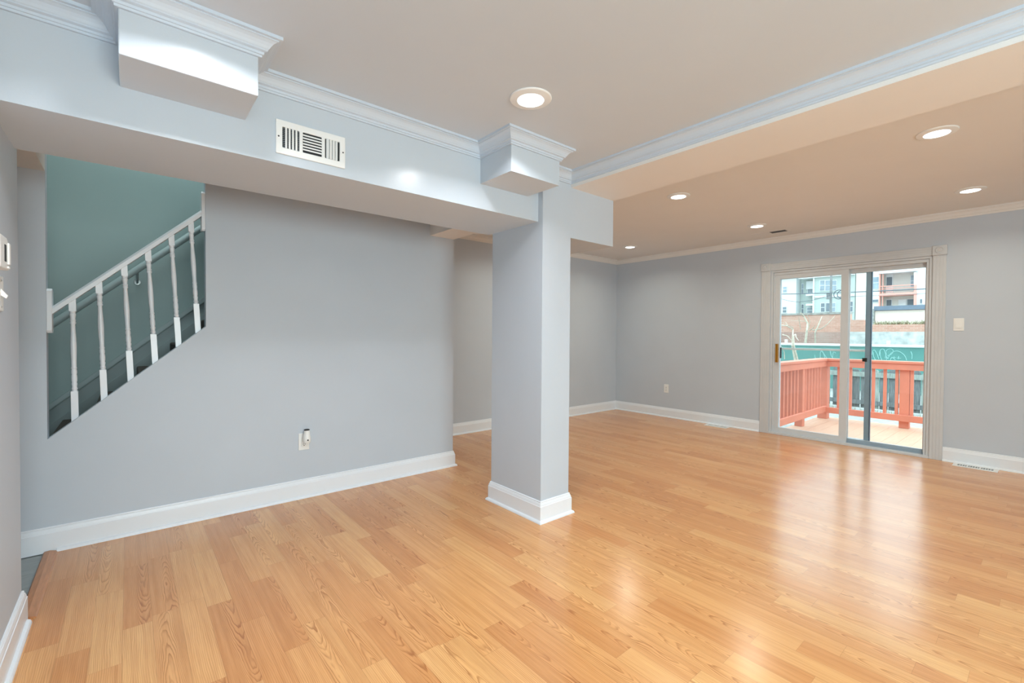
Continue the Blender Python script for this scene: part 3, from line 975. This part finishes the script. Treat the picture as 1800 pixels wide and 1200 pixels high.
# weathered fence
wf = empty('wooden_fence', (11, 3, GZ), 'weathered grey wooden fence seen through the deck railing', 'fence')
y = .3
k = 0
while y < 5.6:
    wdt = random.uniform(.12, .15)
    top = .56 + random.uniform(-.03, .03)
    m = MB().prism([(y, GZ + .06), (y + wdt, GZ + .06), (y + wdt, top - .03), (y + wdt - .03, top), (y + .03, top), (y, top - .03)], 0, 11, 11.02)
    m.build('board', M['greywood2'] if k % 5 == 2 else M['greywood'], wf)
    y += wdt + random.choice((.012, .02, .05))
    k += 1
MB().box(10.95, 11, .3, 5.6, .42, .51).build('rail', M['greywood2'], wf)
MB().box(10.95, 11, .3, 5.6, -.12, -.04).build('rail', M['greywood'], wf)
for yy in (.9, 2.55, 4.3):
    MB().box(10.9, 10.99, yy, yy + .1, GZ, .58).build('post', M['greywood2'], wf)
gr = MB()
for k in range(500):
    gx, gy = random.uniform(10.5, 10.97), random.uniform(.4, 5.5)
    h, a = random.uniform(.04, .13), random.uniform(0, 6.28)
    dx, dy = .008 * math.cos(a), .008 * math.sin(a)
    gr.add([(gx - dx, gy - dy, GZ), (gx + dx, gy + dy, GZ), (gx + dy * 3, gy - dx * 3, GZ + h)], [(0, 1, 2)])
tag(gr.build('grass', M['grass']), 'short winter grass along the foot of the grey fence', 'grass', None, 'stuff')

# green screened fence with graffiti
XG = 15.0
gf = empty('construction_fence', (XG, 4, GZ), 'green fabric covered fence with pale graffiti behind the deck', 'fence')
MB().box(XG, XG + .03, -3, 12, GZ, .955).build('fabric_screen', M['greenscreen'], gf)
MB().tube([(XG - .01, -3, .975), (XG - .01, 12, .955)], .035, 10).build('top_pipe', M['white_t'], gf)
for yy in (-2.2, .3, 2.72, 5.12, 7.5, 10):
    MB().tube([(XG + .06, yy, GZ), (XG + .06, yy, 1.1)], .04, 10).build('post', M['white_t'], gf)
c3 = lambda u, v_: (1490 + u / 6.666, 460 + v_ / 6.666)
c2 = lambda u, v_: (1360 + u / 6.666, 460 + v_ / 6.666)
strokes = [[c3(p, q) for p, q in s_] for s_ in (
    [(205, 1060), (235, 1055), (262, 1090), (275, 1150)],
    [(285, 1090), (295, 1045), (315, 1035), (345, 1080), (365, 1140)],
    [(300, 1060), (305, 1110), (325, 1150)],
    [(370, 1100), (378, 1045), (400, 1022), (428, 1030), (445, 1080), (470, 1140)],
    [(380, 1050), (385, 1110), (400, 1150)],
    [(440, 1130), (452, 1050), (475, 1025), (512, 1020), (535, 1045), (510, 1085), (465, 1100)],
    [(450, 1040), (455, 1150)],
    [(470, 1140), (500, 1080), (545, 1050), (595, 1048), (650, 1080), (680, 1120), (690, 1155)],
    [(540, 1140), (545, 1110)], [(525, 1128), (565, 1122)], [(595, 1140), (598, 1105)], [(575, 1128), (625, 1130)],
    [(500, 1150), (520, 1120), (560, 1150)],
    [(740, 1050), (755, 1090), (752, 1140)])]
strokes += [[c2(p, q) for p, q in s_] for s_ in (
    [(545, 1140), (548, 1060), (570, 1050), (590, 1090), (600, 1140)], [(560, 1040), (610, 1110), (625, 1140)],
    [(660, 1040), (675, 1100), (700, 1140)], [(690, 1120), (700, 1060), (730, 1070)], [(480, 1090), (490, 1140)])]
gm = MB()
for s_ in strokes:
    pts = []
    for i in range(len(s_) - 1):
        p0, p1, p2, p3 = s_[max(i - 1, 0)], s_[i], s_[i + 1], s_[min(i + 2, len(s_) - 1)]
        for j in range(6):
            t = j / 6
            f3 = lambda a, b, c, d: .5 * (2 * b + (c - a) * t + (2 * a - 5 * b + 4 * c - d) * t * t + (3 * b - a - 3 * c + d) * t ** 3)
            pts.append((f3(p0[0], p1[0], p2[0], p3[0]), f3(p0[1], p1[1], p2[1], p3[1])))
    pts.append(s_[-1])
    q3 = []
    for p in pts:
        yy, zz = at(XG - .004, *p)
        q3.append((XG - .002, yy, zz))
    gm.tube(q3, .007, 6)
gm.build('graffiti', M['graff'], gf)

# retaining and brick walls
def at_y(X, px, py=580): return at(X, px, py)[0]
def at_z(X, px, py): return at(X, px, py)[1]
ysp = at_y(17, 1493)
struct(MB().box(17, 17.4, -6, ysp, GZ, at_z(17, 1560, 583)).build('retaining_wall', M['concrete']))
struct(MB().box(17.02, 17.4, ysp, 18, GZ, at_z(17, 1430, 583.5)).build('wall_brick_low', M['brick_b']))
y1, y2 = at_y(19, 1493), at_y(19, 1518)
bw = MB().box(19, 19.3, y1, 20, GZ, at_z(19, 1430, 553)).box(19, 19.3, y2, y1, GZ, at_z(19, 1505, 562)).box(19, 19.3, -8, y2, GZ, at_z(19, 1570, 570))
struct(bw.build('wall_brick_high', M['brick_a']))
cp = MB().box(18.97, 19.33, y1, 20, at_z(19, 1430, 553), at_z(19, 1430, 553) + .07)
struct(cp.build('trim_brick_coping', M['stone']))
TZ = at_z(28, 1500, 553.5) - 1.45
struct(MB().box(19.3, 60, -40, 50, GZ, TZ).build('terrace_ground', M['ground']))
gr2 = MB()
zt = at_z(19, 1570, 570)
for k in range(400):
    gx, gy = random.uniform(19.02, 19.3), random.uniform(at_y(19, 1640), at_y(19, 1535))
    h, a = random.uniform(.05, .16), random.uniform(0, 6.28)
    dx, dy = .014 * math.cos(a), .014 * math.sin(a)
    gr2.add([(gx - dx, gy - dy, zt), (gx + dx, gy + dy, zt), (gx + dy * 4, gy - dx * 4, zt + h)], [(0, 1, 2)])
tag(gr2.build('grass', M['grass']), 'dry weeds on top of the orange brick wall', 'weeds', None, 'stuff')

# beige garage
XGA = 32.0
ga = empty('garage', (XGA, at_y(XGA, 1582), TZ), 'low beige garage with a slate blue roof edge behind the brick wall', 'garage')
ya, yb_ = at_y(XGA, 1660), at_y(XGA, 1537.5)
MB().box(XGA, XGA + 2.5, ya, yb_, TZ, at_z(XGA, 1580, 545)).build('wall', M['beige'], ga)
MB().box(XGA - .12, XGA + 2.6, ya - .1, yb_ + .03, at_z(XGA, 1580, 544.5), at_z(XGA, 1580, 537)).build('roof_edge', M['slate'], ga)
MB().box(XGA - .05, XGA + .4, at_y(XGA, 1537), at_y(XGA, 1522), TZ, at_z(XGA, 1530, 543)).build('stone_pier', M['stone'], ga)

# parked car
XCA = 27.6
yf_ = at_y(XCA, 1554)
car = empty('car', (XCA + .85, yf_ + 2.1, TZ), 'white car parked behind the brick wall beside the beige garage', 'car')
def cy(a): return yf_ + a
body = [(0, .35), (0, .62), (.12, .74), (1.05, .93), (1.12, .95), (3.7, 1.0), (4.15, .96), (4.25, .8), (4.25, .38), (3.9, .3), (.3, .3)]
MB().prism([(cy(a), TZ + b) for a, b in body], 0, XCA, XCA + 1.72).build('body', M['car'], car, bevel=.05, smooth=True)
cab = [(1.05, .93), (1.85, 1.38), (2.3, 1.44), (3.0, 1.42), (3.7, 1.15), (4.0, .98)]
cm = MB().prism([(cy(a), TZ + b) for a, b in cab], 0, XCA + .12, XCA + 1.6)
cm.build('cabin', M['car'], car, bevel=.04, smooth=True)
MB().add([(XCA + .22, cy(1.13), TZ + .99), (XCA + 1.5, cy(1.13), TZ + .99), (XCA + 1.42, cy(1.80), TZ + 1.372), (XCA + .3, cy(1.80), TZ + 1.372)], [(0, 1, 2, 3)]).build('windshield', M['carglass'], car)
for a0, a1 in ((1.42, 2.35), (2.45, 3.3)):
    lo, hi = TZ + 1.0, TZ + 1.34
    MB().prism([(cy(a0), lo), (cy(a1), lo), (cy(a1 - .08), hi), (cy(min(a0 + .5, a1 - .3)) if a0 < 2 else cy(a0), hi)], 0, XCA + .105, XCA + .118).build('side_window', M['carglass'], car)
for a in (.85, 3.4):
    for xx in (XCA - .01, XCA + 1.53):
        MB().lathe([(.2, 0), (.31, .02), (.31, .18), (.2, .2)], (xx, cy(a), TZ + .31), 24, 'x').build('wheel', M['black'], car, smooth=True)

# houses
XH = 36.0
def hbox(x0, x1, px0, px1, py0, py1, mb=None):
    """box on the facade plane x0 whose face covers the pixel rectangle"""
    mb = mb or MB()
    pc = (px0 + px1) / 2
    return mb.box(x0, x1, at_y(x0, px1, (py0 + py1) / 2), at_y(x0, px0, (py0 + py1) / 2), at_z(x0, pc, py1), at_z(x0, pc, py0))
def win(par, x, px0, px1, py0, py1, mat, frame=True, sash=True):
    f = hbox(x - .06, x + .02, px0, px1, py0, py1).build('window', M['white_t'], par)
    bx = .9 if px1 - px0 > 4 else .5
    hbox(x - .08, x - .06, px0 + bx, px1 - bx, py0 + .9, py1 - .9).build('pane', mat, f)
    if sash and py1 - py0 > 9:
        m_ = (py0 + py1) / 2
        hbox(x - .10, x - .08, px0 + bx, px1 - bx, m_ - .4, m_ + .4).build('sash_bar', M['white_t'], f)

h1 = empty('white_house', (XH, at_y(XH, 1380), TZ), 'plain white sided house with two small windows, far beyond the brick wall', 'house')
yl1, yr1 = at_y(XH, 1345), at_y(XH, 1398.5)
MB().box(XH, XH + 8, yr1, yl1, TZ, at_z(XH, 1385, 489)).build('wall', M['white_s'], h1)
MB().box(XH - .15, XH + 8, yr1 - .1, yl1, at_z(XH, 1385, 489), at_z(XH, 1385, 486.5)).build('roof', M['white_t'], h1)
win(h1, XH, 1375.5, 1383.5, 503, 514, M['pane'])
win(h1, XH, 1375, 1383, 538.5, 550, M['pane_d'])

h2 = empty('green_house', (XH, at_y(XH, 1450), TZ), 'pale green sided house with white trimmed windows behind the utility pole', 'house')
hbox(XH + 0.8, XH + 9, 1406.5, 1431, 487, 604).build('wall', M['green_s'], h2)
hbox(XH, XH + 9, 1430, 1502.5, 484, 604).build('bay_wall', M['green_s'], h2)
hbox(XH - .2, XH + 9, 1403.5, 1501.5, 481, 486).build('roof', M['white_t'], h2)
hbox(XH - .1, XH + .1, 1428.5, 1431, 486, 560).build('corner_post', M['white_t'], h2)
for py0, py1 in ((516.5, 519.5), (533.5, 537)):
    hbox(XH + .1, XH + 0.8, 1416.5, 1429, py0, py1).build('balcony', M['white_t'], h2)
hbox(XH + .6, XH + 0.8, 1417, 1429, 494, 508).build('porch_screen', M['white_t'], h2)
win(h2, XH + 0.8, 1408.5, 1412.5, 498, 517, M['pane'])
win(h2, XH + 0.8, 1408.5, 1412.5, 534, 551, M['pane_d'])
win(h2, XH + 0.8, 1419, 1428.5, 507, 515.5, M['pane'])
win(h2, XH + 0.8, 1418, 1428.5, 539.5, 551, M['pane'])
for a_, b_2 in ((1440.5, 1450), (1450, 1461), (1461, 1471)):
    win(h2, XH, a_, b_2, 492, 511, M['pane'], sash=True)
win(h2, XH, 1442, 1450, 532, 548.5, M['pane_d'])
win(h2, XH, 1451, 1461.5, 531.5, 548, M['pane_d'], sash=False)
win(h2, XH, 1462, 1469, 531.5, 548, M['pane'])
win(h2, XH, 1493, 1499.5, 529, 548, M['pane_d'])
hbox(XH - .08, XH, 1432, 1502, 518.5, 521.5).build('belt_trim', M['white_t'], h2)

h3 = empty('coral_porch_house', (XH, at_y(XH, 1580), TZ), 'cream house with a two storey coral porch above the beige garage', 'house')
hbox(XH, XH + 9, 1504, 1545.5, 466, 604).build('front_wall', M['cream_s'], h3)
hbox(XH + 0.8, XH + 9, 1545, 1612, 466, 604).build('porch_wall', M['cream_s'], h3)
hbox(XH, XH + 9, 1609, 1660, 466, 604).build('side_wall', M['white_s'], h3)
hbox(XH - .2, XH + 1.0, 1543, 1612, 466, 478.5).build('porch_roof', M['white_t'], h3)
win(h3, XH, 1531, 1545, 486, 508, M['pane'])
win(h3, XH, 1530, 1544.3, 525.5, 531.5, M['pane_d'], sash=False)
for px_, wpx in ((1546, 2.2), (1551.4, 1.0)):
    hbox(XH - .1, XH + .1, px_ - wpx / 2, px_ + wpx / 2, 478, 540).build('post', M['porch'], h3)
hbox(XH - .12, XH + .1, 1606.3, 1610.5, 500, 540).build('post', M['porch'], h3)
hbox(XH - .12, XH + .1, 1606.3, 1610.5, 478, 500).build('post', M['white_t'], h3)
hbox(XH - .15, XH + 0.8, 1545, 1611, 514.3, 518.6).build('porch_floor', M['porch'], h3)
for py_, h_ in ((501.6, .7), (506.2, .35)):
    hbox(XH - .05, XH + .05, 1546, 1607, py_ - h_, py_ + h_).build('porch_rail', M['porch'], h3)
for px_ in range(1557, 1570, 2):
    hbox(XH - .04, XH, px_, px_ + .5, 502, 514).build('porch_baluster', M['porch'], h3)
d_ = hbox(XH + 0.7, XH + 0.81, 1557, 1569.5, 482, 515).build('door', M['white_t'], h3)
hbox(XH + 0.68, XH + 0.7, 1558.5, 1568, 487, 502).build('pane', M['pane_d'], d_)
d_ = hbox(XH + 0.7, XH + 0.81, 1557, 1568, 525, 545).build('door', M['white_t'], h3)
hbox(XH + 0.68, XH + 0.7, 1558.5, 1566.8, 527, 537).build('pane', M['pane_d'], d_)
win(h3, XH + 0.8, 1600, 1607.5, 483, 504, M['pane'])
win(h3, XH + 0.8, 1579, 1593.5, 526, 537, M['white_t'], sash=True)
win(h3, XH + 0.8, 1594, 1606.5, 525, 537, M['pane_d'], sash=False)
win(h3, XH, 1616.5, 1621.5, 524.5, 533.5, M['pane_d'], sash=False)

# utility pole and lines
XP = 31.0
up_ = empty('utility_pole', (XP, at_y(XP, 1459.5), TZ), 'grey wooden utility pole with a transformer in front of the pale green house', 'utility pole')
yp = at_y(XP, 1459.5)
MB().tube([(XP, yp, TZ), (XP, yp, at_z(XP, 1459, 470))], [.075, .06], 12).build('pole', M['poleg'], up_)
zt_ = at_z(XP, 1459, 520)
MB().lathe([(.01, -.2), (.1, -.2), (.11, .14), (.04, .18), (.01, .18)], (XP - .2, yp + .06, zt_), 16).build('transformer', M['poleg'], up_, smooth=True)
cl = MB()
for dy, r_ in ((-.42, .26), (-.55, .22)):
    cl.tube([(XP - .1, yp + dy + r_ * math.cos(a * .5236), zt_ + .05 + r_ * math.sin(a * .5236)) for a in range(13)], .022, 6)
cl.build('cable_coil', M['wire'], up_)
def wire(pts, r, label, nm='power_line'):
    q = []
    for i in range(len(pts) - 1):
        for j in range(8):
            t = j / 8
            q.append((pts[i][0] + (pts[i + 1][0] - pts[i][0]) * t, pts[i][1] + (pts[i + 1][1] - pts[i][1]) * t))
    q.append(pts[-1])
    tag(MB().tube([(XP - .35, *at(XP - .35, *p)) for p in q], r, 6).build(nm, M['wire']), label, 'cable', 'overhead cables')
wire([(1340, 517.5), (1373, 516.9), (1420, 515.8), (1476, 514.3), (1523, 512.3), (1580, 509.8), (1650, 506.4)], .026, 'thick overhead cable crossing in front of the houses')
wire([(1340, 518), (1372, 525), (1390, 529.3), (1404, 530.6), (1425, 528.5), (1459, 519)], .013, 'thin sagging cable between the pole and the white house')
wire([(1459, 523), (1520, 520), (1600, 517), (1650, 514.5)], .010, 'thin taut cable running from the pole past the coral porch')

# bare trees
def tree(nm, X, trunks, label, r0):
    o = empty(nm, (X, at_y(X, *trunks[0][1][0]), GZ), label, 'tree', 'bare trees beyond the deck')
    for part, pts, r in trunks:
        q = []
        for i, p in enumerate(pts):
            yy, zz = at(X, *p)
            q.append((X + .12 * math.sin(i * 1.7 + r * 90), yy, zz))
        if part == 'trunk': q.insert(0, (X, q[0][1], GZ))
        n_ = len(q)
        MB().tube(q, [r * (1 - .6 * i / max(1, n_ - 1)) for i in range(n_)], 8).build(part, M['bark'], o, smooth=True)
T = lambda *a: [c2(*p) for p in a]
tree('bare_tree', 13.0, [('trunk', T((240, 1140), (236, 980), (228, 880), (205, 790), (150, 748), (105, 742)), .03),
     ('trunk', T((266, 1140), (256, 985), (238, 865), (232, 850)), .028), ('branch', T((236, 850), (262, 885), (312, 922)), .016),
     ('branch', T((85, 852), (160, 870), (225, 918)), .014), ('branch', T((205, 790), (215, 765), (185, 740), (140, 700)), .010),
     ('branch', T((110, 1140), (118, 1060), (105, 980)), .012), ('branch', T((150, 748), (120, 720), (85, 700)), .008)],
     'pale bare forked tree in front of the green fence', .03)
tree('bare_tree', 16.0, [('trunk', T((380, 960), (400, 805), (385, 720), (345, 635), (330, 600)), .042), ('trunk', T((480, 950), (500, 830), (545, 700), (550, 640)), .03),
     ('branch', T((400, 808), (470, 770), (500, 740)), .016), ('branch', T((440, 800), (560, 785), (640, 735), (712, 632)), .018),
     ('branch', T((395, 780), (420, 690), (400, 610)), .012), ('branch', T((300, 790), (295, 700), (310, 640)), .012), ('branch', T((380, 700), (300, 690), (215, 690)), .010)],
     'pale bare branching tree in front of the low brick wall', .04)
